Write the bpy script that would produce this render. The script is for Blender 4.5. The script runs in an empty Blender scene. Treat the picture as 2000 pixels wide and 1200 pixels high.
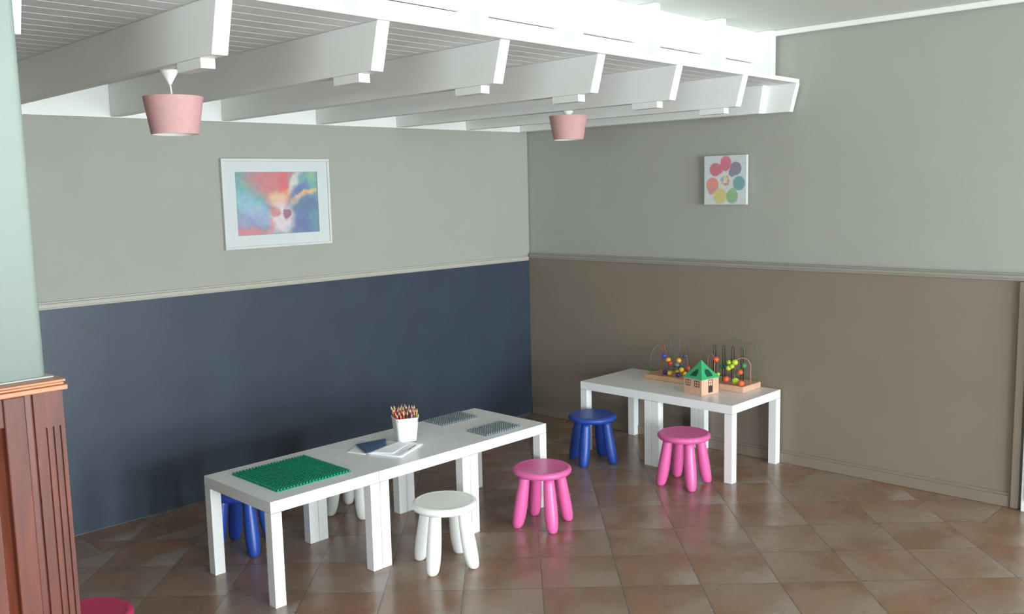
import bpy, bmesh, math, random
from mathutils import Vector, Matrix
random.seed(7)
C = bpy.context.scene.collection
PI = math.pi

# ------------------------------------------------------------------ materials
def srgb(r, g, b):
    f = lambda c: (c/255/12.92) if c/255 <= .04045 else ((c/255+.055)/1.055)**2.4
    return (f(r), f(g), f(b), 1)

def new_mat(name):
    m = bpy.data.materials.new(name); m.use_nodes = True
    nt = m.node_tree
    return m, nt, nt.nodes['Principled BSDF']

def mat(name, col, rough=.5, spec=.5, var=.04, scale=8, bump=0, bscale=200):
    """plain painted / moulded surface with a faint procedural mottling"""
    m, nt, b = new_mat(name)
    tc = nt.nodes.new('ShaderNodeTexCoord')
    n = nt.nodes.new('ShaderNodeTexNoise'); n.inputs['Scale'].default_value = scale; n.inputs['Detail'].default_value = 4
    nt.links.new(tc.outputs['Object'], n.inputs['Vector'])
    r = nt.nodes.new('ShaderNodeValToRGB')
    lo = tuple(c*(1-var) for c in col[:3])+(1,); hi = tuple(min(1, c*(1+var)) for c in col[:3])+(1,)
    r.color_ramp.elements[0].position = .3; r.color_ramp.elements[1].position = .7
    r.color_ramp.elements[0].color = lo; r.color_ramp.elements[1].color = hi
    nt.links.new(n.outputs['Fac'], r.inputs['Fac']); nt.links.new(r.outputs['Color'], b.inputs['Base Color'])
    b.inputs['Roughness'].default_value = rough; b.inputs['Specular IOR Level'].default_value = spec
    if bump:
        n2 = nt.nodes.new('ShaderNodeTexNoise'); n2.inputs['Scale'].default_value = bscale
        nt.links.new(tc.outputs['Object'], n2.inputs['Vector'])
        bp = nt.nodes.new('ShaderNodeBump'); bp.inputs['Strength'].default_value = bump; bp.inputs['Distance'].default_value = .002
        nt.links.new(n2.outputs['Fac'], bp.inputs['Height']); nt.links.new(bp.outputs['Normal'], b.inputs['Normal'])
    return m

def wood_mat(name, c1, c2, rough=.35, scale=(3, 3, .25), grain=14):
    m, nt, b = new_mat(name)
    tc = nt.nodes.new('ShaderNodeTexCoord'); mp = nt.nodes.new('ShaderNodeMapping')
    mp.inputs['Scale'].default_value = scale
    nt.links.new(tc.outputs['Object'], mp.inputs['Vector'])
    n = nt.nodes.new('ShaderNodeTexNoise'); n.inputs['Scale'].default_value = grain; n.inputs['Detail'].default_value = 6; n.inputs['Distortion'].default_value = .6
    nt.links.new(mp.outputs['Vector'], n.inputs['Vector'])
    r = nt.nodes.new('ShaderNodeValToRGB')
    r.color_ramp.elements[0].position = .32; r.color_ramp.elements[1].position = .68
    r.color_ramp.elements[0].color = c1; r.color_ramp.elements[1].color = c2
    nt.links.new(n.outputs['Fac'], r.inputs['Fac']); nt.links.new(r.outputs['Color'], b.inputs['Base Color'])
    b.inputs['Roughness'].default_value = rough
    return m

class NT:
    """tiny helper for maths in a node tree"""
    def __init__(s, nt): s.nt = nt
    def m(s, op, a, b=None, c=None):
        n = s.nt.nodes.new('ShaderNodeMath'); n.operation = op
        for i, v in enumerate((a, b, c)):
            if v is None: continue
            if isinstance(v, (int, float)): n.inputs[i].default_value = v
            else: s.nt.links.new(v, n.inputs[i])
        return n.outputs[0]
    def mix(s, f, a, b):
        n = s.nt.nodes.new('ShaderNodeMix'); n.data_type = 'RGBA'
        for k, v in ((0, f), (6, a), (7, b)):
            if isinstance(v, (int, float, tuple)): n.inputs[k].default_value = v
            else: s.nt.links.new(v, n.inputs[k])
        return n.outputs[2]
    def xyz(s, v):
        n = s.nt.nodes.new('ShaderNodeSeparateXYZ'); s.nt.links.new(v, n.inputs[0]); return n.outputs
    def comb(s, x, y, z=0.):
        n = s.nt.nodes.new('ShaderNodeCombineXYZ')
        for i, v in enumerate((x, y, z)):
            if isinstance(v, (int, float)): n.inputs[i].default_value = v
            else: s.nt.links.new(v, n.inputs[i])
        return n.outputs[0]
    def noise(s, v, scale, detail=4, col=False, dist=0):
        n = s.nt.nodes.new('ShaderNodeTexNoise'); n.inputs['Scale'].default_value = scale; n.inputs['Detail'].default_value = detail
        n.inputs['Distortion'].default_value = dist
        if v is not None: s.nt.links.new(v, n.inputs['Vector'])
        return n.outputs['Color'] if col else n.outputs['Fac']
    def smooth(s, v, a, b):
        n = s.nt.nodes.new('ShaderNodeMapRange'); n.interpolation_type = 'SMOOTHSTEP'
        s.nt.links.new(v, n.inputs[0]); n.inputs[1].default_value = a; n.inputs[2].default_value = b
        return n.outputs[0]

def floor_mat():
    """terracotta tiles, square to the walls in a border course and turned 45 degrees in the field"""
    m, nt, b = new_mat('terracotta_floor_tiles'); h = NT(nt)
    tc = nt.nodes.new('ShaderNodeTexCoord'); P = tc.outputs['Object']; x, y, z = h.xyz(P)
    ct, st = math.cos(math.radians(45.4)), math.sin(math.radians(45.4))
    u = h.m('ADD', h.m('SUBTRACT', h.m('MULTIPLY', x, ct), h.m('MULTIPLY', y, st)), .136-.102)
    v = h.m('ADD', h.m('ADD', h.m('MULTIPLY', x, st), h.m('MULTIPLY', y, ct)), 6.918-4.455)
    S = .3338
    u = h.m('DIVIDE', u, .335); v = h.m('DIVIDE', v, .332)
    dA = h.m('MULTIPLY', y, -1); dB = h.m('MULTIPLY', h.m('ADD', x, h.m('MULTIPLY', y, .021)), -1)   # distance to the two walls
    a2 = h.m('DIVIDE', x, S); b2 = h.m('DIVIDE', h.m('ADD', y, 2.606), S)
    inA = h.m('LESS_THAN', dA, S); inB = h.m('MULTIPLY', h.m('LESS_THAN', dB, S), h.m('SUBTRACT', 1, inA))
    def cell(a, c, w):
        fa, fc = h.m('FRACT', a), h.m('FRACT', c)
        ea = h.m('MINIMUM', fa, h.m('SUBTRACT', 1, fa)); ec = h.m('MINIMUM', fc, h.m('SUBTRACT', 1, fc))
        return h.m('MINIMUM', ea, ec), h.comb(h.m('FLOOR', a), h.m('FLOOR', c), w)
    e0, i0 = cell(u, v, 0.)
    e1, i1 = cell(a2, h.m('DIVIDE', dA, S), 11.)
    e2, i2 = cell(h.m('DIVIDE', dB, S), b2, 23.)
    def sel(f, a, c):
        n = nt.nodes.new('ShaderNodeMix'); n.data_type = 'FLOAT'
        nt.links.new(f, n.inputs[0]); nt.links.new(a, n.inputs[2]); nt.links.new(c, n.inputs[3]); return n.outputs[0]
    def selv(f, a, c):
        n = nt.nodes.new('ShaderNodeMix'); n.data_type = 'VECTOR'
        nt.links.new(f, n.inputs[0]); nt.links.new(a, n.inputs[4]); nt.links.new(c, n.inputs[5]); return n.outputs[1]
    e = sel(inB, sel(inA, e0, e1), e2); idv = selv(inB, selv(inA, i0, i1), i2)
    wn = nt.nodes.new('ShaderNodeTexWhiteNoise'); wn.noise_dimensions = '3D'; nt.links.new(idv, wn.inputs['Vector'])
    rnd = wn.outputs['Value']; rc = wn.outputs['Color']
    add = nt.nodes.new('ShaderNodeVectorMath'); add.operation = 'MULTIPLY_ADD'
    nt.links.new(rc, add.inputs[0]); add.inputs[1].default_value = (9, 9, 9); nt.links.new(P, add.inputs[2])
    n1 = h.smooth(h.noise(add.outputs[0], 5.5, 5, dist=.4), .34, .68)
    n2 = h.smooth(h.noise(add.outputs[0], 2.6, 3), .38, .66)
    n3 = h.noise(P, 60, 3)
    c = h.mix(n1, FLOOR[0], FLOOR[1])
    c = h.mix(h.m('MULTIPLY', n2, .75), c, FLOOR[2])
    c = h.mix(h.m('MULTIPLY', h.m('SUBTRACT', rnd, .2), .35), c, FLOOR[3])
    c = h.mix(h.m('MULTIPLY', n3, .22), c, FLOOR[4])
    cu, cv = h.m('FRACT', u), h.m('FRACT', v)
    worn = h.m('ADD', h.m('SUBTRACT', h.m('MULTIPLY', cu, .6), h.m('MULTIPLY', cv, .5)), h.m('MULTIPLY', h.noise(add.outputs[0], 7, 4), .7))
    c = h.mix(h.m('MULTIPLY', h.smooth(worn, .52, .82), h.m('MULTIPLY', rnd, .7)), c, srgb(168, 160, 150))
    grout = h.smooth(e, .005, .010)
    c = h.mix(grout, FLOOR[5], c)
    nt.links.new(c, b.inputs['Base Color'])
    nt.links.new(h.m('ADD', h.m('MULTIPLY', n1, .12), .19), b.inputs['Roughness'])
    b.inputs['Specular IOR Level'].default_value = .55
    bp = nt.nodes.new('ShaderNodeBump'); bp.inputs['Strength'].default_value = .25; bp.inputs['Distance'].default_value = .004
    nt.links.new(h.m('ADD', grout, h.m('MULTIPLY', h.noise(P, 9, 1), .10)), bp.inputs['Height']); nt.links.new(bp.outputs['Normal'], b.inputs['Normal'])
    return m
FLOOR = [srgb(152, 116, 92), srgb(132, 104, 82), srgb(156, 140, 124), srgb(142, 100, 74), srgb(108, 88, 72), srgb(104, 92, 82)]

def blob_mat(name, base, blobs, warp=.02, wscale=14, rough=.5, streak=None, fade=0):
    """blobs: (cx, cz, rx, rz, angle, colour, softness, strength) in the object's own x,z plane (metres)"""
    m, nt, b = new_mat(name); h = NT(nt)
    tc = nt.nodes.new('ShaderNodeTexCoord'); P = tc.outputs['Object']; x, y, z = h.xyz(P)
    nx, ny, nz = h.xyz(h.noise(P, wscale, 4, col=True))
    x = h.m('ADD', x, h.m('MULTIPLY', h.m('SUBTRACT', nx, .5), warp)); z = h.m('ADD', z, h.m('MULTIPLY', h.m('SUBTRACT', ny, .5), warp))
    c = base
    for cx, cz, rx, rz, ang, col, soft, k in blobs:
        ca, sa = math.cos(ang), math.sin(ang)
        dx, dz = h.m('SUBTRACT', x, cx), h.m('SUBTRACT', z, cz)
        a = h.m('DIVIDE', h.m('ADD', h.m('MULTIPLY', dx, ca), h.m('MULTIPLY', dz, sa)), rx)
        d = h.m('DIVIDE', h.m('SUBTRACT', h.m('MULTIPLY', dz, ca), h.m('MULTIPLY', dx, sa)), rz)
        r = h.m('SQRT', h.m('ADD', h.m('MULTIPLY', a, a), h.m('MULTIPLY', d, d)))
        f = h.m('MULTIPLY', h.m('SUBTRACT', 1, h.smooth(r, 1-soft, 1+soft)), k)
        c = h.mix(f, c, col)
    if streak:
        n = h.noise(P, streak[0], 3, col=True)
        mixn = nt.nodes.new('ShaderNodeMix'); mixn.data_type = 'RGBA'; mixn.blend_type = 'OVERLAY'; mixn.inputs[0].default_value = streak[1]
        if isinstance(c, tuple): mixn.inputs[6].default_value = c
        else: nt.links.new(c, mixn.inputs[6])
        nt.links.new(n, mixn.inputs[7]); c = mixn.outputs[2]
    if fade: c = h.mix(fade, c, srgb(190, 194, 190))
    nt.links.new(c, b.inputs['Base Color']); b.inputs['Roughness'].default_value = rough
    return m

M = {}
M['wall'] = mat('greige_wall_paint', srgb(162, 162, 152), .75, .3, .02, 3, .12, 120)
M['panel'] = mat('taupe_panel_paint', srgb(131, 118, 104), .6, .35, .025, 4)
M['rail'] = mat('taupe_rail_paint', srgb(148, 142, 132), .45, .4, .02)
M['rail_pale'] = mat('beige_rail_paint', srgb(178, 172, 160), .45, .4, .02)
M['ceiling'] = mat('ceiling_paint', srgb(226, 230, 224), .8, .2, .01, 3)
M['white'] = mat('white_gloss_paint', srgb(236, 236, 232), .45, .4, .012, 6)
M['deckw'] = mat('white_plank_paint', srgb(236, 237, 237), .5, .4, .02, 6)
M['plaster'] = mat('pale_plaster', srgb(152, 163, 155), .8, .2, .015, 4)
M['laminate'] = mat('white_laminate', srgb(236, 236, 234), .28, .5, .006, 10)
M['board'] = mat('chalkboard_paint', srgb(54, 64, 77), .42, .5, .10, 5)
M['mahogany'] = wood_mat('mahogany_varnish', srgb(80, 35, 20), srgb(108, 51, 32), .48)
M['mahogany_dark'] = wood_mat('mahogany_shadowed_groove', srgb(84, 34, 20), srgb(104, 44, 26), .4)
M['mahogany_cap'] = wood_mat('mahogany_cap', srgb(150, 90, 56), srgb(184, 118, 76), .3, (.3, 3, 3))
M['sill'] = mat('pale_stone_sill', srgb(190, 186, 178), .4, .5, .03, 12)
M['white_pl'] = mat('white_plastic', srgb(240, 240, 236), .35, .5, .006)
M['pink_pl'] = mat('pink_plastic', srgb(222, 98, 160), .35, .5, .02)
M['magenta_pl'] = mat('deep_pink_plastic', srgb(196, 40, 92), .4, .4, .02)
M['blue_pl'] = mat('blue_plastic', srgb(38, 72, 158), .38, .5, .03)
M['green_pl'] = mat('green_plate_plastic', srgb(24, 146, 112), .35, .5, .03)
M['grey_pl'] = mat('grey_plate_plastic', srgb(132, 140, 144), .4, .5, .03)
M['shade'] = mat('pink_shade_fabric', srgb(196, 152, 150), .85, .2, .04, 60, .3, 400)
M['shade_in'] = mat('white_shade_lining', srgb(236, 232, 226), .8, .2, .01)
M['paper'] = mat('white_paper', srgb(240, 240, 244), .7, .3, .01)
M['beech'] = wood_mat('beech_wood', srgb(196, 146, 110), srgb(218, 172, 136), .5, (.6, 3, 3), 10)
M['beech_pink'] = wood_mat('pale_beech_wood', srgb(206, 160, 134), srgb(222, 180, 154), .5, (3, 3, .6), 10)
M['roof_green'] = mat('green_roof_paint', srgb(62, 170, 112), .45, .5, .03)
M['hole'] = mat('dark_green_hole_shade', srgb(30, 82, 60), .8, .2, .02)
M['ink'] = mat('dark_brown_print', srgb(74, 52, 48), .7, .2, .03)
M['frame'] = mat('white_picture_frame', srgb(206, 208, 204), .4, .5, .01)
M['mount'] = mat('white_picture_mount', srgb(204, 208, 206), .7, .3, .01)
M['print_blue'] = blob_mat('booklet_cover_print', srgb(66, 88, 124), [
    (.05, 0, .03, .03, 0, srgb(60, 100, 140), .5, .9), (-.035, -.02, .014, .012, 0, srgb(190, 205, 220), .4, .8),
    (-.01, .03, .014, .012, 0, srgb(190, 205, 220), .4, .7), (.0, -.03, .035, .02, .4, srgb(196, 130, 96), .5, .9)], .02, 30)
M['outside'] = mat('white_window_frame', srgb(235, 235, 232), .5, .4, .01)
def colour(name, *c, rough=.4):
    if name not in M: M[name] = mat(name, srgb(*c), rough, .5, .03)
    return M[name]

# ------------------------------------------------------------------ mesh helpers
class MB:
    def __init__(s): s.v = []; s.f = []; s.mi = []
    def add(s, vs, fs, mi=0):
        o = len(s.v); s.v += [tuple(v) for v in vs]; s.f += [tuple(i+o for i in f) for f in fs]; s.mi += [mi]*len(fs); return s
    def box(s, x0, x1, y0, y1, z0, z1, mi=0):
        vs = [(x, y, z) for z in (z0, z1) for y in (y0, y1) for x in (x0, x1)]
        return s.hexa(vs, mi)
    def hexa(s, vs, mi=0):
        return s.add(vs, [(0, 2, 3, 1), (4, 5, 7, 6), (0, 1, 5, 4), (2, 6, 7, 3), (0, 4, 6, 2), (1, 3, 7, 5)], mi)
    def prism(s, poly, z0, z1, mi=0):
        """poly: counter-clockwise (x,y) outline"""
        n = len(poly); vs = [(x, y, z0) for x, y in poly]+[(x, y, z1) for x, y in poly]
        fs = [tuple(range(n-1, -1, -1)), tuple(range(n, 2*n))]+[(i, (i+1) % n, n+(i+1) % n, n+i) for i in range(n)]
        return s.add(vs, fs, mi)
    def lathe(s, prof, n=32, axis=None, mi=0, cap0=True, cap1=True):
        """prof: (r,z) from bottom to top; axis: function z -> (x,y)"""
        vs = []; fs = []
        for r, z in prof:
            ax = axis(z) if axis else (0, 0)
            vs += [(ax[0]+r*math.cos(2*PI*i/n), ax[1]+r*math.sin(2*PI*i/n), z) for i in range(n)]
        for k in range(len(prof)-1):
            fs += [(k*n+i, k*n+(i+1) % n, (k+1)*n+(i+1) % n, (k+1)*n+i) for i in range(n)]
        if cap0: fs.append(tuple(range(n-1, -1, -1)))
        if cap1: fs.append(tuple((len(prof)-1)*n+i for i in range(n)))
        return s.add(vs, fs, mi)
    def tube(s, pts, r, n=8, mi=0):
        pts = [Vector(p) for p in pts]; vs = []; fs = []; up = None
        for i, p in enumerate(pts):
            d = (pts[min(i+1, len(pts)-1)]-pts[max(i-1, 0)]).normalized()
            if up is None:
                up = Vector((0, 0, 1)) if abs(d.z) < .9 else Vector((1, 0, 0))
            a = (up-d*up.dot(d)).normalized(); c = d.cross(a); up = a
            vs += [tuple(p+a*(r*math.cos(2*PI*k/n))+c*(r*math.sin(2*PI*k/n))) for k in range(n)]
        for i in range(len(pts)-1):
            fs += [(i*n+k, i*n+(k+1) % n, (i+1)*n+(k+1) % n, (i+1)*n+k) for k in range(n)]
        fs += [tuple(range(n-1, -1, -1)), tuple((len(pts)-1)*n+k for k in range(n))]
        return s.add(vs, fs, mi)
    def build(s, name, mats, parent=None, smooth=False, bevel=0, loc=None):
        me = bpy.data.meshes.new(name); me.from_pydata(s.v, [], s.f)
        if not isinstance(mats, (list, tuple)): mats = [mats]
        for m in mats: me.materials.append(m)
        for p, i in zip(me.polygons, s.mi): p.material_index = i
        bm = bmesh.new(); bm.from_mesh(me); bmesh.ops.recalc_face_normals(bm, faces=bm.faces); bm.to_mesh(me); bm.free()
        if smooth:
            for p in me.polygons: p.use_smooth = len(p.vertices) <= 4
        o = bpy.data.objects.new(name, me); C.objects.link(o)
        if parent: o.parent = parent
        if loc: o.location = loc
        if bevel:
            md = o.modifiers.new('bevel', 'BEVEL'); md.width = bevel; md.segments = 2; md.limit_method = 'ANGLE'; md.angle_limit = .6
        return o

def tag(o, label, cat, group=None):
    o['label'] = label; o['category'] = cat
    if group: o['group'] = group
    return o
def struct(o): o['kind'] = 'structure'; return o
def thing(name, label, cat, loc=(0, 0, 0), rz=0, group=None):
    o = bpy.data.objects.new(name, None); C.objects.link(o); o.empty_display_size = .1
    o.location = loc; o.rotation_euler = (0, 0, rz); return tag(o, label, cat, group)
def copy_tree(o, parent=None):
    c = o.copy(); C.objects.link(c); c.parent = parent
    if parent: c.matrix_parent_inverse = o.matrix_parent_inverse.copy()
    for ch in list(o.children): copy_tree(ch, c)
    return c

# room frame: corner at the origin, wall_back on y=0 running to -x, wall_right close to x=0 running to -y
WX = .021                      # the right wall drifts off square by this much per metre
ZC = 2.545                     # ceiling
RX0, RY0 = -9.5, -10.6          # far ends of the room behind the viewer

# ------------------------------------------------------------------ setting
fl = MB().box(RX0-.2, .5, RY0-.2, .2, -.1, 0).build('floor', floor_mat()); struct(fl)
struct(MB().box(RX0-.2, .5, RY0-.2, .2, ZC, ZC+.1).build('ceiling', M['ceiling']))
struct(MB().box(RX0-.2, 0, 0, .15, 0, ZC).build('wall_back', M['wall']))
y1 = RY0-.2
wr = MB(); wr.prism([(.012, .15), (WX*-y1+.012, y1), (.4, y1), (.4, .15)], 0, ZC); struct(wr.build('wall_right', M['wall']))
LY0, LY1, LZ0, LZ1 = -9.0, -5.6, 1.5, 2.35      # high window in the left wall
wl = MB(); wl.box(RX0-.2, RX0, RY0, LY0, 0, ZC); wl.box(RX0-.2, RX0, LY1, 0, 0, ZC); wl.box(RX0-.2, RX0, LY0, LY1, 0, LZ0); wl.box(RX0-.2, RX0, LY0, LY1, LZ1, ZC)
struct(wl.build('wall_left', M['wall']))
w = MB(); t = .05
w.box(RX0-.13, RX0-.07, LY0, LY0+t, LZ0, LZ1); w.box(RX0-.13, RX0-.07, LY1-t, LY1, LZ0, LZ1); w.box(RX0-.13, RX0-.07, LY0+t, LY1-t, LZ0, LZ0+t); w.box(RX0-.13, RX0-.07, LY0+t, LY1-t, LZ1-t, LZ1)
struct(w.build('window_4', M['outside']))
# front wall (behind the viewer) with three wide glazed openings
wf = MB(); OP = [(-6.1, -4.5), (-4.3, -2.7), (-2.5, -.9)]; WZ0, WZ1 = .1, 2.35
xs = [RX0]+[q for o in OP for q in o]+[.35]
for i in range(0, len(xs), 2): wf.box(xs[i], xs[i+1], RY0-.2, RY0, 0, ZC)
for a, b in OP: wf.box(a, b, RY0-.2, RY0, 0, WZ0); wf.box(a, b, RY0-.2, RY0, WZ1, ZC)
struct(wf.build('wall_front', M['wall']))
for k, (a, b) in enumerate(OP):
    w = MB(); t = .05; ya, yb = RY0-.13, RY0-.07
    w.box(a, a+t, ya, yb, WZ0, WZ1); w.box(b-t, b, ya, yb, WZ0, WZ1); w.box(a+t, b-t, ya, yb, WZ0, WZ0+t); w.box(a+t, b-t, ya, yb, WZ1-t, WZ1)
    mid = (a+b)/2; w.box(mid-.03, mid+.03, ya, yb, WZ0+t, WZ1-t)
    struct(w.build('window_%d' % (k+1), M['outside']))
# right wall: taupe panelling below, rail, baseboard, end moulding, cornice
def along_right(d0, d1, t, z0, z1, m, name, t0=0., bevel=0):
    """slab on the right wall between distances d0..d1 from the corner, standing t proud of it"""
    mb = MB(); g = .0005
    mb.prism([(WX*d0-t, -d0), (WX*d1-t, -d1), (WX*d1-t0-g, -d1), (WX*d0-t0-g, -d0)], z0, z1)
    return struct(mb.build(name, m, bevel=bevel))
along_right(.001, 3.335, .006, .001, 1.165, M['panel'], 'wall_right_panel')
rl = MB()
for (t, z0, z1) in ((.016, 1.166, 1.178), (.024, 1.178, 1.194), (.014, 1.194, 1.203)):
    rl.prism([(-t, -.02), (WX*4.2-t, -4.2), (WX*4.2-.001, -4.2), (-.001, -.02)], z0, z1)
struct(rl.build('trim_1', M['rail'], bevel=.002))
bb = MB()
for (t, z0, z1) in ((.02, .001, .06), (.015, .06, .075)):
    bb.prism([(WX*.02-t, -.02), (WX*3.3-t, -3.3), (WX*3.3-.007, -3.3), (WX*.02-.007, -.02)], z0, z1)
struct(bb.build('baseboard_right', M['panel'], bevel=.002))
along_right(3.303, 3.345, .03, .001, 1.164, M['panel'], 'trim_2', .007, .006)
d1 = MB(); d1.prism([(WX*3.36-.045, -3.36), (WX*4.1-.045, -4.1), (WX*4.1-.001, -4.1), (WX*3.36-.001, -3.36)], .001, 1.16)
for k in range(4):
    d0 = 3.375+k*.18
    d1.prism([(WX*d0-.052, -d0), (WX*(d0+.15)-.052, -d0-.15), (WX*(d0+.15)-.045, -d0-.15), (WX*d0-.045, -d0)], .06, 1.12)
struct(d1.build('door_1', M['white'], bevel=.003))
cn = MB(); cn.prism([(WX*1.9-.03, -1.95), (WX*10.4-.03, -10.4), (WX*10.4-.001, -10.4), (WX*1.9-.001, -1.95)], ZC-.032, ZC-.001)
struct(cn.build('trim_3', M['white'], bevel=.006))
# back wall: chalkboard up to a beige rail
cb = MB().box(-5.2, -.012, -.008, -.0006, .004, 1.149).build('chalkboard', M['board'])
tag(cb, 'wide dark slate-blue chalkboard panel covering the lower part of the left wall', 'chalkboard')
r2 = MB()
for (t, z0, z1) in ((.016, 1.150, 1.158), (.022, 1.158, 1.178), (.012, 1.178, 1.187)): r2.box(-5.2, -.026, -t, -.0006, z0, z1)
struct(r2.build('trim_4', M['rail_pale'], bevel=.002))

# ------------------------------------------------------------------ low plank deck on beams under the ceiling
ZB, ZD = 2.078, 2.2365         # underside of the beams and of the planks
front = lambda x: -2.113+.0497*x
ORD = ['leftmost', 'second from the left', 'third from the left', 'middle', 'third from the right', 'second from the right']
BE = [(-4.229, -2.285, -4.189), (-3.662, -2.25, -3.622), (-3.072, -2.21, -3.022), (-2.465, -2.168, -2.418), (-1.859, -2.142, -1.815), (-1.265, -2.130, -1.217), (-.622, -2.098, -.617)]
BL = ['white ceiling beam half hidden behind the white pillar at far left',
      'white ceiling beam carrying the nearer pink lamp, first clear of the pillar',
      'white ceiling beam second to the right of the white pillar, without a lamp',
      'white ceiling beam third to the right of the white pillar, midway between the two lamps',
      'white ceiling beam next left of the one carrying the farther pink lamp',
      'white ceiling beam carrying the farther pink lamp',
      'white ceiling beam between the farther pink lamp and the right wall']
for (xe, ye, xw), lb in zip(BE, BL):
    W = .051; t = thing('ceiling_beam', lb, 'beam', (0, 0, 0), 0, 'ceiling beams under the plank deck')
    mb = MB(); rk = .042
    mb.hexa([(xe, ye, ZB), (xe+W, ye, ZB), (xw, -.022, ZB), (xw+W, -.022, ZB),
             (xe+.002, ye-rk, ZD-.0005), (xe+W+.002, ye-rk, ZD-.0005), (xw, -.022, ZD-.0005), (xw+W, -.022, ZD-.0005)])
    mb.build('rafter', M['white'], t, bevel=.002)
    y0, y1_ = ye+.072, ye+.225; s = (xw-xe)/(-ye)
    MB().hexa([(xe+.003, y0, ZB-.030), (xe+W-.002, y0, ZB-.030), (xe+.003+.15*s, y1_, ZB-.030), (xe+W-.002+.15*s, y1_, ZB-.030),
               (xe+.003, y0, ZB-.0005), (xe+W-.002, y0, ZB-.0005), (xe+.003+.15*s, y1_, ZB-.0005), (xe+W-.002+.15*s, y1_, ZB-.0005)]).build('spacer_block', M['white'], t, bevel=.0015)
t = thing('ceiling_beam', 'white double-thickness beam fixed flat against the right wall', 'beam', (0, 0, 0), 0, 'ceiling beams under the plank deck')
mb = MB(); mb.hexa([(.0, -2.072, ZB), (.040, -2.072, ZB), (-.043, -.022, ZB), (-.002, -.022, ZB), (.0, -2.112, ZD-.0005), (.040, -2.112, ZD-.0005), (-.043, -.022, ZD-.0005), (-.002, -.022, ZD-.0005)])
mb.build('rafter', M['white'], t, bevel=.002)
MB().hexa([(-.05, -1.905, ZB), (-.002, -1.905, ZB), (-.09, -.022, ZB), (-.044, -.022, ZB), (-.05, -1.93, ZD-.0005), (-.002, -1.93, ZD-.0005), (-.09, -.022, ZD-.0005), (-.044, -.022, ZD-.0005)]).build('inner_plate', M['white'], t, bevel=.002)
struct(MB().box(-8.5, -.09, -.02, -.0006, ZB-.003, ZD-.0006).build('trim_5', M['white']))
# planks
dk = MB(); X0, X1 = -8.5, .036
vtop = lambda x: front(x)
n = 23; wpl = 2.1/n
for i in range(n):
    a0, a1 = i/n, (i+1)/n; g = .0028/2.1
    q = lambda x, a: (x, front(x)*a-.0015)
    P = [q(X0, a1-g), q(X1, a1-g), q(X1, a0+g), q(X0, a0+g)]
    dk.prism(P, ZD, ZD+.014)
dk.prism([(X0, front(X0)), (X1, front(X1)), (X1, -.002), (X0, -.002)], ZD+.0142, ZD+.022)
tag(dk.build('plank_deck', M['deckw']), 'broad white plank deck resting on the beams just under the ceiling', 'deck')
# posts and boards above the deck
yp = lambda x: -1.965+.0497*x; ZT = ZD+.0225
PX = [-4.21, -3.615, -2.988, -2.40, -1.796, -1.185, -.548, .030]       # right-hand faces
PL = ['white upright above the beam half hidden by the pillar', 'white upright above the beam carrying the nearer pink lamp',
      'white upright on the deck above the second beam right of the pillar', 'white upright on the deck above the third beam right of the pillar',
      'white upright on the deck just left of the farther lamp beam', 'white upright on the deck above the farther lamp beam',
      'white upright on the deck second from the right wall', 'white upright on the deck touching the right wall']
for x, lb in zip(PX, PL):
    y = yp(x); mb = MB().box(x-.052, x, y, y+.30, ZT, ZC-.001)
    tag(mb.build('deck_upright', M['white'], bevel=.002), lb, 'post', 'uprights between deck and ceiling')
BN = ['in the bay behind the pillar', 'in the bay above the nearer pink lamp', 'in the second bay right of the nearer lamp', 'in the bay midway between the lamps',
      'in the bay left of the farther lamp beam', 'in the bay right of the farther lamp beam', 'in the bay next to the right wall']
for i in range(7):
    a, b = PX[i]+.001, PX[i+1]-.053; ya, yb = yp(a), yp(b)
    for nm, d, z0, z1 in (('lower', .133, ZT, 2.372), ('upper', .098, 2.3725, ZC-.001)):
        mb = MB().prism([(a, ya+d), (b, yb+d), (b, yb+d+.025), (a, ya+d+.025)], z0, z1)
        
        tag(mb.build('fascia_board', M['white']), '%s white fascia board above the deck %s' % (nm, BN[i]), 'board', 'fascia boards above the deck')

# ------------------------------------------------------------------ panelled stub wall and pillar at the left
SX, SY, SZ = -4.212, -2.452, 1.232
sx = lambda d: SX-d
pl = thing('wood_panelling', 'varnished reddish-brown wood panelling below the white pillar at left', 'panelling', (SX, SY, 0))
body = MB(); body.box(-1.6, 0, .02, .19, .001, SZ)                                     # core
body.build('core', M['mahogany'], pl)
prof = []; xs_ = [-.066]
grooves = [(-.046, -.040), (-.0305, -.0245), (-.015, -.009)]
poly = [(-.066, .02), (-.066, .0)]
for a, b in grooves: poly += [(a, .0), (a+.0015, .005), (b-.0015, .005), (b, .0)]
poly += [(0, .0), (0, .02)]
MB().prism(poly, .001, SZ-.085).box(-.066, 0, .0, .02, SZ-.085, SZ).build('fluted_pilaster', M['mahogany'], pl)
MB().box(-.082, -.0662, .010, .0195, .001, SZ-.001).build('groove', M['mahogany_dark'], pl)
fr = MB(); fr.box(-.130, -.0825, .002, .0195, .001, SZ-.001); fr.box(-.9, -.1302, .002, .0195, SZ-.070, SZ-.001)
fr.build('panel_frame', M['mahogany'], pl, bevel=.003)
rp = MB(); rp.hexa([(-.9, .0195, .1), (-.1304, .0195, .1), (-.9, .0195, SZ-.0704), (-.1304, .0195, SZ-.0704), (-.9, .006, .13), (-.156, .006, .13), (-.9, .006, SZ-.096), (-.156, .006, SZ-.096)])
rp.build('raised_panel', M['mahogany'], pl)
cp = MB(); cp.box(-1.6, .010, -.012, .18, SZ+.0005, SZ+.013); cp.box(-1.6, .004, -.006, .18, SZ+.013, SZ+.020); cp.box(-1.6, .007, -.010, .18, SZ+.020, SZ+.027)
cp.build('cap_moulding', M['mahogany_cap'], pl, bevel=.002)
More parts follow.
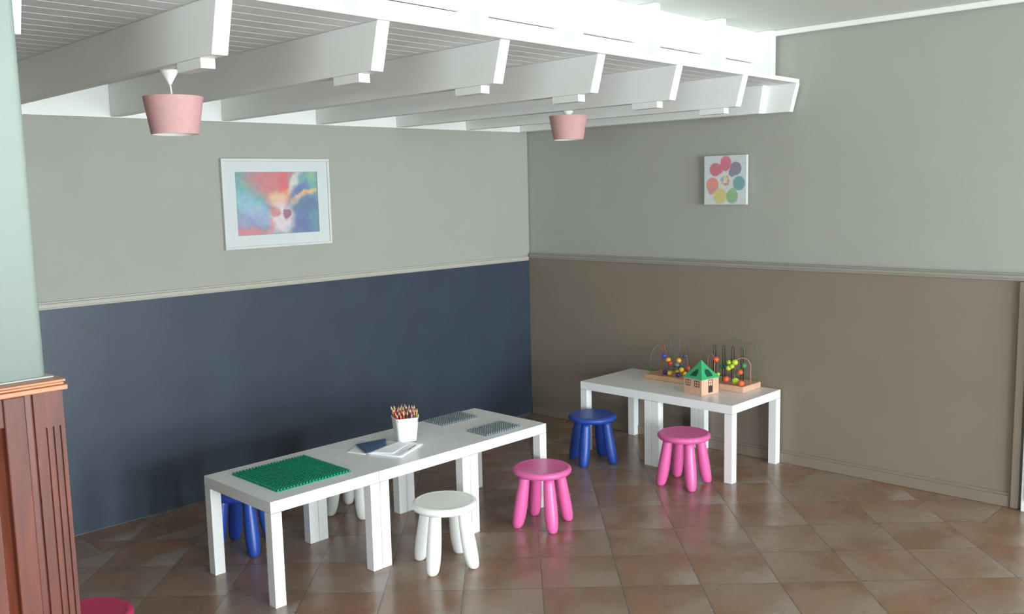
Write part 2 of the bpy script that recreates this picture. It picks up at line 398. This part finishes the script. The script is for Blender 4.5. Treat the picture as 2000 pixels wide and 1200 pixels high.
MB().box(-1.6, -.006, .028, .17, SZ+.0272, SZ+.031).build('sill', M['sill'], pl, bevel=.001)
px0, px1, py0, py1_ = -5.8, SX-.019, SY+.034, SY+.16
rr = .02; arc = []
for (cx_, cy_, a0) in ((px1-rr, py0+rr, -PI/2), (px1-rr, py1_-rr, 0)):
    arc += [(cx_+rr*math.cos(a0+k*PI/16), cy_+rr*math.sin(a0+k*PI/16)) for k in range(9)]
struct(MB().prism([(px0, py0)]+arc+[(px0, py1_)], SZ+.0315, ZC-.001).build('wall_left_stub', M['plaster'], smooth=True))

# ------------------------------------------------------------------ tables
L = .5475; H = .45; w = .05
def table(label, loc, rz):
    t = thing('low_table', label, 'table', loc, rz, 'white square play tables')
    MB().box(0, L, 0, L, H-.05, H).build('tabletop', M['laminate'], t, bevel=.0015)
    for x in (0, L-w):
        for y in (0, L-w):
            MB().box(x, x+w, y, y+w, .0, H-.0518).build('leg', M['laminate'], t, bevel=.0015)
    return t
R1 = (-3.118, -1.494); A1 = math.radians(.1); R2 = (-.530, -2.0366); A2 = math.radians(-89.56)
def f1(u, v, z=0): return (R1[0]+u*math.cos(A1)-v*math.sin(A1), R1[1]+u*math.sin(A1)+v*math.cos(A1), z)
def f2(u, v, z=0): return (R2[0]+u*math.cos(A2)-v*math.sin(A2), R2[1]+u*math.sin(A2)+v*math.cos(A2), z)
for k, lb in enumerate(['white square table with the green studded plate on it, nearest of the row of three',
                        'white square table carrying the pencil cup and papers, middle of the row of three',
                        'white square table with two grey studded plates, farthest of the row of three']):
    table(lb, f1(k*.55, 0), A1)
table('white square table by the right wall behind the blue stool, left of its pair', f2(-1.1, 0), A2)
table('white square table by the right wall with the green-roofed toy house on it', f2(-.55, 0), A2)

# ------------------------------------------------------------------ stools
def stool(label, loc, deg, m):
    t = thing('stool', label, 'stool', loc, math.radians(deg), 'round plastic stools')
    prof = [(.095, .262), (.125, .262), (.138, .266), (.1455, .274), (.148, .283), (.1455, .291), (.139, .297), (.130, .3), (.126, .2985), (.118, .298), (.06, .2975), (.004, .2975)]
    MB().lathe(prof, 48).build('seat', m, t, smooth=True)
    for k in range(4):
        a = k*PI/2; ca, sa = math.cos(a), math.sin(a)
        ax = lambda z: ((.137-.045*(z/.265)**.85)*ca, (.137-.045*(z/.265)**.85)*sa)
        leg = [(.012, .0), (.019, .002), (.0245, .008), (.0285, .02), (.0318, .045), (.0335, .08), (.0335, .11), (.0322, .15), (.0298, .2), (.0275, .24), (.0262, .2615)]
        MB().lathe(leg, 20, ax).build('leg', m, t, smooth=True)
    return t
stool('white plastic stool standing out in front of the middle table of the row of three', (-2.345, -1.668, 0), 21.6, M['white_pl'])
stool('white plastic stool half hidden behind the table row by the chalkboard', (-2.196, -.775, 0), -20, M['white_pl'])
stool('pink plastic stool in front of the table with two grey plates', (-1.684, -1.655, 0), 62.6, M['pink_pl'])
stool('pink plastic stool in front of the table with the toy house', (-.692, -1.825, 0), 51.6, M['pink_pl'])
stool('blue plastic stool beside the corner of the tables by the right wall', (-.686, -1.155, 0), 14.6, M['blue_pl'])
stool('blue plastic stool behind the table with the green plate, seen between its legs', (-2.858, -.790, 0), -10.4, M['blue_pl'])
stool('deep pink plastic stool cut off at the bottom left behind the wood panelling', (-3.906, -1.628, 0), 30, M['magenta_pl'])

# ------------------------------------------------------------------ things on the chalkboard tables
def plate(name, label, m, u0, v0, nu, nv, pitch, rot=0, cat='building plate', group=None):
    """studded base plate"""
    t = MB(); Wd, D = nu*pitch, nv*pitch; b = .003
    r = pitch*.5; out = []
    for (cx, cy, a0) in ((Wd-r, r, -PI/2), (Wd-r, D-r, 0), (r, D-r, PI/2), (r, r, PI)):
        out += [(cx+r*math.cos(a0+k*PI/8), cy+r*math.sin(a0+k*PI/8)) for k in range(5)]
    t.prism(out, .0005, b)
    ns = 10; sr = pitch*.30; sh = pitch*.45
    for i in range(nu):
        for j in range(nv):
            cx, cy = (i+.5)*pitch, (j+.5)*pitch
            vs = [(cx+sr*math.cos(2*PI*k/ns), cy+sr*math.sin(2*PI*k/ns), z) for z in (b, b+sh) for k in range(ns)]
            t.add(vs, [(k, (k+1) % ns, ns+(k+1) % ns, ns+k) for k in range(ns)]+[tuple(range(ns, 2*ns))])
    me = bpy.data.meshes.new(name); me.from_pydata(t.v, [], t.f); me.materials.append(m)
    o = bpy.data.objects.new(name, me); C.objects.link(o); o.location = f1(u0, v0, H); o.rotation_euler = (0, 0, A1+rot)
    return tag(o, label, cat, group)
plate('stud_plate', 'large green studded building plate on the nearest table', M['green_pl'], .088, .088, 24, 24, .0157)
plate('stud_plate', 'small grey studded building plate at the chalkboard side of the farthest table', M['grey_pl'], 1.258, .372, 16, 10, .016, .0, group='grey plates on the far table')
plate('stud_plate', 'small grey studded building plate at the room side of the farthest table', M['grey_pl'], 1.262, .048, 16, 10, .0158, .0, group='grey plates on the far table')

def sheet(name, label, P, m, z0, thick=.0006, lift=None, n=10, cat='paper', mats=None):
    """a sheet between four local table points P (counter-clockwise), lift(s,t) raises it"""
    c0 = [sum(p[i] for p in P)/4 for i in (0, 1)]
    up = []; 
    for j in range(n+1):
        for i in range(n+1):
            s, t_ = i/n, j/n
            x = (P[0][0]*(1-s)+P[1][0]*s)*(1-t_)+(P[3][0]*(1-s)+P[2][0]*s)*t_
            y = (P[0][1]*(1-s)+P[1][1]*s)*(1-t_)+(P[3][1]*(1-s)+P[2][1]*s)*t_
            up.append((x-c0[0], y-c0[1], lift(s, t_) if lift else 0))
    N = n+1; vs = [(x, y, z+thick) for x, y, z in up]+[(x, y, z) for x, y, z in up]; K = N*N; fs = []
    for j in range(n):
        for i in range(n):
            a = j*N+i; fs += [(a, a+1, a+N+1, a+N), (K+a, K+a+N, K+a+N+1, K+a+1)]
    for i in range(n):
        fs += [(i, K+i, K+i+1, i+1), (n*N+i, n*N+i+1, K+n*N+i+1, K+n*N+i), (i*N, (i+1)*N, K+(i+1)*N, K+i*N), (i*N+n, K+i*N+n, K+(i+1)*N+n, (i+1)*N+n)]
    o = MB().add(vs, fs).build(name, m, smooth=True); o.location = f1(c0[0], c0[1], z0); o.rotation_euler = (0, 0, A1)
    return tag(o, label, cat)
sheet('paper_sheet', 'white paper sheet sticking out left from under the blue booklet', [(.633, .366), (.664, .262), (.90, .31), (.80, .475)], M['paper'], H+.0005)
st = sheet('paper_stack', 'white stack of paper at the table edge under the pencil cup', [(.676, .262), (.745, .082), (.962, .185), (.885, .382)], M['paper'], H+.0016, .005)
ln = MB()
for k in range(7): ln.box(-.045+k*.014, -.045+k*.014+(.011 if k % 3 else .007), -.003, .003, 0, .0003)
o = ln.build('printed_line', M['ink']); o.parent = st; o.location = (.055, -.062, .0051); o.rotation_euler = (0, 0, math.radians(27))
bk = thing('booklet', 'folded booklet with dark blue cover lying open beside the pencil cup', 'booklet', f1(.80, .335, H), A1)
def quad_part(name, P, m, z0, lift, n=10):
    o = sheet(name, '', P, m, 0, .0008, lift, n); del o['label']; del o['category']
    cx, cy = sum(p[0] for p in P)/4, sum(p[1] for p in P)/4
    o.parent = bk; o.location = (cx-.79, cy-.34, z0); o.rotation_euler = (0, 0, 0); return o
quad_part('cover', [(.718, .425), (.660, .258), (.760, .232), (.872, .385)], M['print_blue'], .0085, lambda s, t: .006*math.sin(PI*s)*(.4+t)+.004*t)
quad_part('page', [(.668, .250), (.735, .150), (.872, .205), (.868, .272)], M['paper'], .0075, lambda s, t: .010*math.sin(PI*.5*t)*(1-.5*s)+.002)

# pencil cup
CU, CV, CA = .945, .300, math.radians(-23)
cup = thing('pencil_cup', 'white square tapered plastic cup full of coloured pencils', 'cup', f1(CU, CV, H+.0072), CA)
def rsq(h, r, n=5):
    o = []
    for (sx_, sy_, a0) in ((1, -1, -PI/2), (1, 1, 0), (-1, 1, PI/2), (-1, -1, PI)):
        o += [(sx_*(h-r)+r*math.cos(a0+k*PI/2/n), sy_*(h-r)+r*math.sin(a0+k*PI/2/n)) for k in range(n+1)]
    return o
lv = [(.045, .0, .016), (.047, .004, .017), (.0575, .112, .020), (.0595, .116, .021), (.0595, .120, .021), (.0555, .120, .018), (.054, .112, .017), (.044, .006, .013)]
vs = []; fs = []; n = len(rsq(.05, .01))
for h_, z, r in lv: vs += [(x, y, z) for x, y in rsq(h_, r)]
for k in range(len(lv)-1): fs += [(k*n+i, k*n+(i+1) % n, (k+1)*n+(i+1) % n, (k+1)*n+i) for i in range(n)]
fs += [tuple(range(n-1, -1, -1)), tuple((len(lv)-1)*n+i for i in range(n))]
MB().add(vs, fs).build('container', M['white_pl'], cup, smooth=True)
PC = {'red': (196, 52, 62), 'pink': (222, 98, 122), 'orange': (222, 120, 62), 'brown': (112, 66, 46), 'green': (36, 130, 92), 'blue': (60, 80, 140), 'dark grey': (56, 54, 56), 'yellow': (216, 180, 84)}
tip_w = mat('sharpened_wood', srgb(226, 190, 152), .7, .2)
order = ['red', 'pink', 'red', 'brown', 'orange', 'green', 'brown', 'red', 'dark grey', 'orange', 'pink', 'blue', 'brown', 'yellow', 'red', 'orange', 'dark grey', 'green', 'brown', 'red', 'orange', 'brown', 'dark grey', 'red', 'pink', 'orange', 'blue', 'brown', 'yellow', 'dark grey', 'red', 'green', 'brown', 'orange', 'red', 'brown']
spots = [(-.0345+.0115*i, -.0345+.0115*j) for j in range(7) for i in range(7)]
order = (order+order)[:49]
protos = {}
Rz = Matrix.Rotation(CA+A1, 4, 'Z')
base = Vector(f1(CU, CV, H+.0072))
for k, (cn_, (bx, by)) in enumerate(zip(order, spots)):
    if cn_ not in protos:
        t = thing('coloured_pencil', '%s coloured pencil standing in the white cup' % cn_, 'pencil', group='%s pencils in the cup' % cn_)
        pm = colour(cn_.replace(' ', '_')+'_pencil_paint', *PC[cn_])
        MB().lathe([(.0036, 0), (.0036, .126)], 6).build('shaft', pm, t)
        MB().lathe([(.0036, .1262), (.0013, .139)], 8).build('tip', tip_w, t)
        MB().lathe([(.0013, .1392), (.0002, .145)], 6).build('lead', pm, t)
        protos[cn_] = t; o = t
    else:
        o = copy_tree(protos[cn_])
    sc_ = 1.48; tilt = Vector((bx*sc_-bx+random.uniform(-.002, .002), by*sc_-by+random.uniform(-.002, .002), .112))
    q = Vector((0, 0, 1)).rotation_difference(tilt.normalized())
    o.rotation_mode = 'QUATERNION'
    o.rotation_quaternion = Rz.to_quaternion() @ q @ Matrix.Rotation(random.random()*3, 4, 'Z').to_quaternion()
    s = random.uniform(.93, 1.07)
    zoff = random.uniform(.007, .022)
    o.location = base+Rz @ Vector((bx, by, zoff))
    o.scale = (1, 1, s)

# ------------------------------------------------------------------ toys on the tables by the right wall
def maze(label, u0, u1, v0, v1, zt, bm_, wires, beads, rot=0):
    t = thing('bead_maze', label, 'toy', f2((u0+u1)/2, (v0+v1)/2, H+.0005), A2+rot)
    cu, cv = (u0+u1)/2, (v0+v1)/2; b = MB().box(u0-cu, u1-cu, v0-cv, v1-cv, 0, zt)
    b.build('wood_base', bm_, t, bevel=.004)
    for pts, r, m in wires:
        MB().tube([(p[0]-cu, p[1]-cv, p[2]) for p in pts], r, 8).build('wire', m, t, smooth=True)
    for (u, v, z, r, m) in beads:
        pr = [(r*max(.25, math.sin(a)), z-r*math.cos(a)*.92) for a in [PI*k/10 for k in range(11)]]
        MB().lathe(pr, 16, lambda zz: (u-cu, v-cv)).build('bead', m, t, smooth=True)
    return t
def arch(u0, u1, v0, v1, zb, zt, n=16):
    """an inverted-U wire from (u0,v0) to (u1,v1)"""
    r = math.hypot(u1-u0, v1-v0)/2; pts = [(u0, v0, zb), (u0, v0, zt-r)]
    for k in range(1, n):
        a = PI*k/n; s = (1-math.cos(a))/2
        pts.append((u0+(u1-u0)*s, v0+(v1-v0)*s, zt-r+r*math.sin(a)))
    return pts+[(u1, v1, zt-r), (u1, v1, zb)]
wire = lambda n_, *c: colour(n_+'_wire', *c)
WG, WR, WP, WK, WN = wire('green', 84, 116, 88), wire('red', 156, 66, 62), wire('purple', 106, 94, 112), wire('black', 52, 46, 42), wire('pink', 190, 130, 124)
bd = lambda n_, *c: colour(n_+'_bead', *c)
bB, bY, bRd, bT, bO, bL, bNv, bGy, bGn = bd('blue', 56, 76, 170), bd('yellow', 224, 178, 60), bd('red', 206, 62, 66), bd('teal', 40, 96, 100), bd('orange', 224, 96, 58), bd('lime', 186, 206, 64), bd('navy', 52, 52, 110), bd('grey_blue', 112, 126, 140), bd('green', 70, 130, 84)
zb = .03
def loops(u, z):  # helper: keep list of wire points in one plane v
    return (u, .42, z)
lw = []
lw.append((arch(-.80, -.735, .34, .50, zb, .215), .0022, WG))
wav = [(-.745, .40, zb), (-.75, .40, .12), (-.748, .40, .20), (-.742, .40, .225), (-.733, .40, .20), (-.722, .40, .165), (-.70, .40, .135), (-.675, .40, .10), (-.655, .40, .075), (-.635, .40, .10), (-.615, .40, .14), (-.592, .40, .17), (-.572, .40, .18), (-.562, .40, .15), (-.556, .40, .08), (-.552, .40, zb)]
def smooth_pts(P, k=3):
    for _ in range(k):
        Q = [P[0]]
        for a, b in zip(P, P[1:]): Q += [tuple(.75*x+.25*y for x, y in zip(a, b)), tuple(.25*x+.75*y for x, y in zip(a, b))]
        P = Q+[P[-1]]
    return P
lw.append((smooth_pts(wav), .0026, WR))
lp = [(-.705, .44, zb), (-.712, .44, .08), (-.70, .44, .14), (-.685, .44, .20), (-.693, .44, .245), (-.675, .44, .275), (-.652, .44, .28), (-.63, .44, .265), (-.618, .44, .235), (-.627, .44, .19), (-.62, .44, .13), (-.605, .44, .08), (-.60, .44, zb)]
lp = [(a-.022-(.006 if .2 < c < .27 and a < -.66 else 0), b, c) for a, b, c in lp]
lw.append((smooth_pts(lp), .0024, WP))
lw.append((arch(-.575, -.475, .44, .44, zb, .262), .0024, WP))
lb_ = []
for (px, v, z, m) in ((-.722, .38, .150, bB), (-.690, .38, .128, bY), (-.676, .38, .108, bRd), (-.594, .42, .158, bT), (-.612, .38, .132, bY), (-.640, .40, .098, bGy),
                      (-.708, .37, .047, bNv), (-.668, .36, .047, bY), (-.648, .42, .048, bY), (-.628, .42, .075, bT), (-.592, .38, .075, bY), (-.572, .42, .080, bO), (-.597, .35, .047, bNv), (-.580, .40, .047, bY)):
    lb_.append((px, v, z, .0165, m))
maze('low wooden bead maze with red and purple looped wires, left of the toy house', -.835, -.505, .315, .525, zb, M['beech'], lw, lb_)
zb = .037; rw = []
for u, dv in ((-.375, .0), (-.310, .0), (-.247, .0), (-.185, .0)):
    rw.append((arch(u-.005, u+.006, .41, .418, zb, .252, 10), .0026, WK))
rw.append((arch(-.335, -.215, .49, .49, zb, .285), .002, WG)); rw.append((arch(-.225, -.130, .50, .50, zb, .268), .0022, WG))
rw.append((arch(-.425, -.340, .42, .36, zb, .20), .0026, WN)); rw.append((arch(-.222, -.131, .39, .42, zb, .192), .0026, WN))
rb = [(-.331, .36, .172, .0185, bO), (-.290, .40, .128, .0165, bT), (-.252, .38, .160, .0165, bL), (-.213, .38, .165, .0190, bL), (-.244, .36, .130, .0165, bL), (-.222, .36, .142, .014, bL), (-.158, .39, .150, .0175, bGn),
      (-.165, .36, .115, .0165, bO), (-.248, .34, .065, .0195, bO), (-.192, .35, .060, .0205, bL), (-.138, .325, .056, .0195, bO), (-.316, .36, .084, .0125, bL), (-.200, .39, .10, .0145, bGn), (-.315, .40, .125, .0145, bGn)]
maze('thick wooden bead maze with black and pink wires, right of the toy house', -.445, -.118, .315, .520, zb, M['beech_pink'], rw, rb)

# toy house
hs = thing('toy_house', 'small wooden toy house with a green hipped roof in front of bead mazes', 'toy', f2(-.262, .096, H+.0005), A2+math.radians(-10))
hw, hd, hh = .142, .146, .097
MB().box(-hw, 0, 0, hd, 0, hh).build('walls', M['beech_pink'], hs, bevel=.002)
rf = MB(); ox, oy = -hw/2, hd/2; N = 10; hgt = .100
ring = []
for k in range(N+1):
    t_ = k/N; s = (1-t_)*(1-.28*t_)+.03*t_; z = hh+.0005+hgt*t_
    ring.append([(ox+sx_*(hw/2+.008)*s, oy+sy_*(hd/2+.008)*s, z) for sx_, sy_ in ((-1, -1), (1, -1), (1, 1), (-1, 1))])
vs = [v for r in ring for v in r]; fs = [(3, 2, 1, 0), tuple(N*4+i for i in range(4))]
for k in range(N): fs += [(k*4+i, k*4+(i+1) % 4, (k+1)*4+(i+1) % 4, (k+1)*4+i) for i in range(4)]
roof = rf.add(vs, fs).build('roof', M['roof_green'], hs, bevel=.0015)
def face_pt(side, a, t_):
    """point on a roof face: side 0 = -y face, 1 = +x face; a in -1..1 across the base, t_ up the slope"""
    s = (1-t_)*(1-.28*t_)+.03*t_; z = hh+.0005+hgt*t_
    if side == 0: return Vector((ox+a*(hw/2+.008), oy-(hd/2+.008)*s-.0008, z))
    return Vector((ox+(hw/2+.008)*s+.0008, oy+a*(hd/2+.008), z))
for side, shape in ((0, [(-.34, .14), (.26, .14), (.28, .32), (.13, .50), (-.02, .46), (-.22, .27)]), (1, [(-.30, .12), (.28, .12), (.30, .30), (.20, .45), (.02, .51), (-.17, .45), (-.30, .30)])):  # thin dark patches on the roof, coloured as the shade inside its shape holes
    top = [face_pt(side, a, t_) for a, t_ in shape]; c_ = sum(top, Vector())/len(top)
    nrm = Vector((0, -1, .9)).normalized() if side == 0 else Vector((1, 0, .9)).normalized()
    n_ = len(top); vs = [p+nrm*.0012 for p in top]+[p-nrm*.004 for p in top]
    MB().add(vs, [tuple(range(n_)), tuple(range(2*n_-1, n_-1, -1))]+[(i, n_+i, n_+(i+1) % n_, (i+1) % n_) for i in range(n_)]).build('hole_shade_patch', M['hole'], hs)
def win(x0, x1, z0, z1):
    b = MB(); t_ = .0035; y0, y1_ = -.0012, .0006
    b.box(x0, x0+t_, y0, y1_, z0, z1); b.box(x1-t_, x1, y0, y1_, z0, z1); b.box(x0+t_, x1-t_, y0, y1_, z0, z0+t_); b.box(x0+t_, x1-t_, y0, y1_, z1-t_, z1)
    xm, zm = (x0+x1)/2, (z0+z1)/2; b.box(xm-.0013, xm+.0013, y0, y1_, z0+t_, z1-t_); b.box(x0+t_, xm-.0013, y0, y1_, zm-.0013, zm+.0013); b.box(xm+.0013, x1-t_, y0, y1_, zm-.0013, zm+.0013)
    b.build('window_print', M['ink'], hs)
win(-.126, -.088, .050, .086); win(-.058, -.018, .050, .086)
b = MB(); x0, x1 = -.0006, .0012; t_ = .0035; ya, yb, za, zc = .056, .092, .014, .090; zm = .055
b.box(x0, x1, ya, yb, za, zm); b.box(x0, x1, ya, ya+t_, zm, zc); b.box(x0, x1, yb-t_, yb, zm, zc); b.box(x0, x1, ya+t_, yb-t_, zc-t_, zc)
b.box(x0, x1, ya+t_, yb-t_, .072, .0745); b.box(x0, x1, (ya+yb)/2-.0012, (ya+yb)/2+.0012, zm, .072)
b.build('door_print', M['ink'], hs)

# ------------------------------------------------------------------ lamps
def lamp(label, x, y, rt, rb_, h_, ztop, tilt):
    t = thing('pendant_lamp', label, 'lamp', (x, y, ZB-.0006), 0, 'pink pendant lamps')
    MB().lathe([(.006, -.045), (.008, -.038), (.014, -.028), (.026, -.008), (.028, 0)], 20).build('ceiling_rose', M['white_pl'], t, smooth=True)
    z1 = ztop-ZB; dx, dy = tilt; ax = lambda z: (dx*(z+.045), dy*(z+.045))
    MB().tube([(*ax(-.044), -.044), (*ax(z1-.02), z1-.02)], .0024, 8).build('cord', M['white_pl'], t)
    o0 = ax(z1-.02); ax = lambda z: o0                # the shade itself hangs upright
    sh = MB(); sh.lathe([(rb_, z1-h_), (rt, z1)], 48, ax, 0, False, False); sh.lathe([(rb_-.0018, z1-h_), (rt-.0018, z1)], 48, ax, 1, False, False)
    n_ = 48
    for zz, ra in ((z1-h_, rb_), (z1, rt)):
        vs = [(ax(zz)[0]+r_*math.cos(2*PI*i/n_), ax(zz)[1]+r_*math.sin(2*PI*i/n_), zz) for r_ in (ra, ra-.0018) for i in range(n_)]
        sh.add(vs, [(i, (i+1) % n_, n_+(i+1) % n_, n_+i) for i in range(n_)], 0)
    sh.build('lamp_shade', [M['shade'], M['shade_in']], t, smooth=True)
    sp = MB()
    for k in range(3):
        a = 2*PI*k/3; c0 = ax(z1-.012); sp.tube([(c0[0]+.012*math.cos(a), c0[1]+.012*math.sin(a), z1-.012), (c0[0]+(rt-.004)*math.cos(a), c0[1]+(rt-.004)*math.sin(a), z1-.006)], .0012, 6)
    sp.build('shade_ring', M['white_pl'], t)
    MB().lathe([(.013, z1-.055), (.014, z1-.02), (.008, z1-.008)], 16, ax).build('lamp_holder', M['white_pl'], t, smooth=True)
    bz = z1-.078
    MB().lathe([(max(.001, .022*math.sin(a)), bz-.022*math.cos(a)) for a in [PI*k/12 for k in range(13)]], 16, ax).build('bulb', M['shade_in'], t, smooth=True)
lamp('pink tapered pendant lamp hanging from the beam nearest the white pillar', -3.603, -1.865, .092, .073, .117, 1.994, (-.075, .075))
lamp('pink tapered pendant lamp hanging farther back, nearer the room corner', -1.213, -1.452, .101, .079, .124, 2.052, (.0, .0))

# ------------------------------------------------------------------ pictures
pic = thing('framed_picture', 'white framed colourful abstract print hanging above the chalkboard', 'picture', (-2.091, -.001, 1.6265))
hw_, hz = .350, .250; f = MB(); y0, y1_ = -.022, -.0005; b_ = .014
f.box(-hw_, hw_, y0, y1_, hz-b_, hz); f.box(-hw_, hw_, y0, y1_, -hz, -hz+b_); f.box(-hw_, -hw_+b_, y0, y1_, -hz+b_, hz-b_); f.box(hw_-b_, hw_, y0, y1_, -hz+b_, hz-b_)
f.build('frame', M['frame'], pic, bevel=.0015)
mt = MB(); aw, az = .267, .176; e = .0003
mt.box(-hw_+b_+e, -aw, -.014, -.002, -hz+b_+e, hz-b_-e); mt.box(aw, hw_-b_-e, -.014, -.002, -hz+b_+e, hz-b_-e); mt.box(-aw, aw, -.014, -.002, az, hz-b_-e); mt.box(-aw, aw, -.014, -.002, -hz+b_+e, -az)
mt.build('mount', M['mount'], pic)
S_ = srgb
art = blob_mat('abstract_print', S_(92, 134, 152), [
    (-.17, .10, .12, .10, 0, S_(92, 150, 146), .6, .9), (-.20, .02, .10, .08, 0, S_(100, 172, 168), .6, .7), (-.15, -.04, .12, .05, -.6, S_(150, 182, 206), .7, .8),
    (-.20, -.10, .11, .06, .2, S_(150, 142, 190), .7, .7), (-.18, -.165, .12, .03, -.15, S_(204, 110, 112), .6, .85),
    (-.02, .15, .17, .10, 0, S_(196, 100, 112), .5, .95), (.0, .07, .085, .09, 0, S_(200, 104, 104), .5, .9), (.045, .10, .03, .10, .0, S_(216, 66, 80), .7, .85), (.055, .045, .03, .03, 0, S_(226, 128, 84), .6, .8),
    (.20, .13, .10, .07, .3, S_(86, 158, 160), .6, .9), (.11, .12, .022, .07, -.5, S_(214, 214, 200), .6, .8), (.235, .155, .03, .03, 0, S_(140, 180, 110), .7, .7), (.15, .075, .06, .035, .5, S_(70, 92, 160), .6, .9),
    (.20, .055, .09, .014, .35, S_(226, 176, 100), .6, .9), (.13, .02, .06, .014, .7, S_(224, 190, 140), .6, .8), (.20, -.03, .10, .06, .0, S_(64, 92, 140), .6, .9), (.17, -.12, .12, .06, 0, S_(78, 92, 152), .6, .95), (.24, -.10, .03, .06, 0, S_(70, 140, 150), .7, .8),
    (.0, .02, .06, .04, 0, S_(228, 190, 150), .6, .85), (.02, -.09, .075, .085, 0, S_(222, 200, 206), .4, .95), (-.025, -.05, .035, .03, .3, S_(196, 112, 110), .3, .9), (.055, -.065, .026, .034, 0, S_(140, 62, 84), .3, .95), (-.05, -.13, .02, .05, -.2, S_(206, 120, 126), .6, .8)],
    .06, 19, .5, (34, .45), .18)
MB().box(-aw+e, aw-e, -.006, -.002, -az+e, az-e).build('print', art, pic)
cv = thing('canvas_print', 'small square canvas print of coloured yarn balls on the right wall', 'picture', (WX*1.643-.0008, -1.643, 1.6995), -PI/2+WX)
hb, hzb = .146, .149
def yarn(name, balls):
    return blob_mat(name, S_(206, 212, 212), balls, .004, 90, .6, (120, .4), .24)
K = .146/360.   # picture units
balls = [(0, .098, .15, .0016, 0, S_(150, 158, 160), .4, .8)]
for cx, cz, r, col in ((-80, 185, 92, (200, 62, 96)), (-30, 190, 55, (206, 80, 110)), (12, 262, 92, (208, 64, 104)), (10, 205, 70, (204, 72, 104)), (178, 168, 96, (112, 96, 132)), (120, 110, 60, (120, 104, 130)),
                       (-215, -70, 108, (232, 116, 96)), (-235, -150, 60, (204, 128, 122)), (235, -50, 100, (70, 146, 146)), (-85, -240, 112, (206, 192, 88)), (120, -245, 100, (120, 170, 110)), (135, -180, 60, (130, 176, 116)),
                       (0, -10, 100, (222, 208, 188)), (-50, 10, 30, (140, 164, 164)), (-20, 48, 22, (170, 190, 170)), (40, 45, 24, (222, 150, 120)), (55, -10, 26, (214, 130, 104)), (15, 12, 26, (232, 196, 150)), (-38, -42, 22, (204, 150, 150)), (8, -62, 24, (170, 120, 120)), (45, -58, 20, (140, 156, 120)), (-8, -20, 20, (228, 216, 190))):
    balls.append((cx*K, cz*K, r*K, r*K*1.05, 0, S_(*col), .09, .95))
balls[1:3] = [(-165*K, 160*K, 100*K, 100*K, 0, S_(200, 62, 96), .09, .95), (-100*K, 165*K, 70*K, 75*K, 0, S_(206, 76, 106), .1, .95)]
MB().box(-hb, hb, -.022, -.0006, -hzb, hzb).build('canvas', yarn('yarn_ball_print', balls), cv, bevel=.002)

# ------------------------------------------------------------------ daylight through the windows
wd = bpy.data.worlds.new('sky'); bpy.context.scene.world = wd; wd.use_nodes = True
bg = wd.node_tree.nodes['Background']; bg.inputs['Color'].default_value = (.87, .99, 1.06, 1); bg.inputs['Strength'].default_value = 32
for a, b in OP:
    ld = bpy.data.lights.new('daylight', 'AREA'); ld.shape = 'RECTANGLE'; ld.size = b-a; ld.size_y = WZ1-WZ0; ld.cycles.is_portal = True
    lo = bpy.data.objects.new('daylight', ld); C.objects.link(lo); lo.location = ((a+b)/2, RY0-.03, (WZ0+WZ1)/2); lo.rotation_euler = (PI/2, 0, 0)

ld = bpy.data.lights.new('daylight', 'AREA'); ld.shape = 'RECTANGLE'; ld.size = LZ1-LZ0; ld.size_y = LY1-LY0; ld.cycles.is_portal = True
lo = bpy.data.objects.new('daylight', ld); C.objects.link(lo); lo.location = (RX0-.03, (LY0+LY1)/2, (LZ0+LZ1)/2); lo.rotation_euler = (0, -PI/2, 0)
# ------------------------------------------------------------------ camera
cam = bpy.data.cameras.new('camera'); co = bpy.data.objects.new('camera', cam); C.objects.link(co)
cam.sensor_width = 36; cam.lens = 1835.4/2000*36; cam.clip_start = .05
r_, d_, f_ = Vector((0.699923, -0.713861, -0.022587)), Vector((-0.105911, -0.072464, -0.991732)), Vector((0.706322, 0.696528, -0.126325))
mw = Matrix((r_, -d_, -f_)).transposed().to_4x4(); mw.translation = Vector((-5.021289, -4.760659, 1.684868)); co.matrix_world = mw
sc = bpy.context.scene; sc.camera = co
sc.view_settings.view_transform = 'Standard'; sc.view_settings.look = 'None'; sc.view_settings.gamma = 1; sc.view_settings.exposure = 0
sc.cycles.max_bounces = 10; sc.cycles.diffuse_bounces = 6; sc.cycles.use_denoising = True
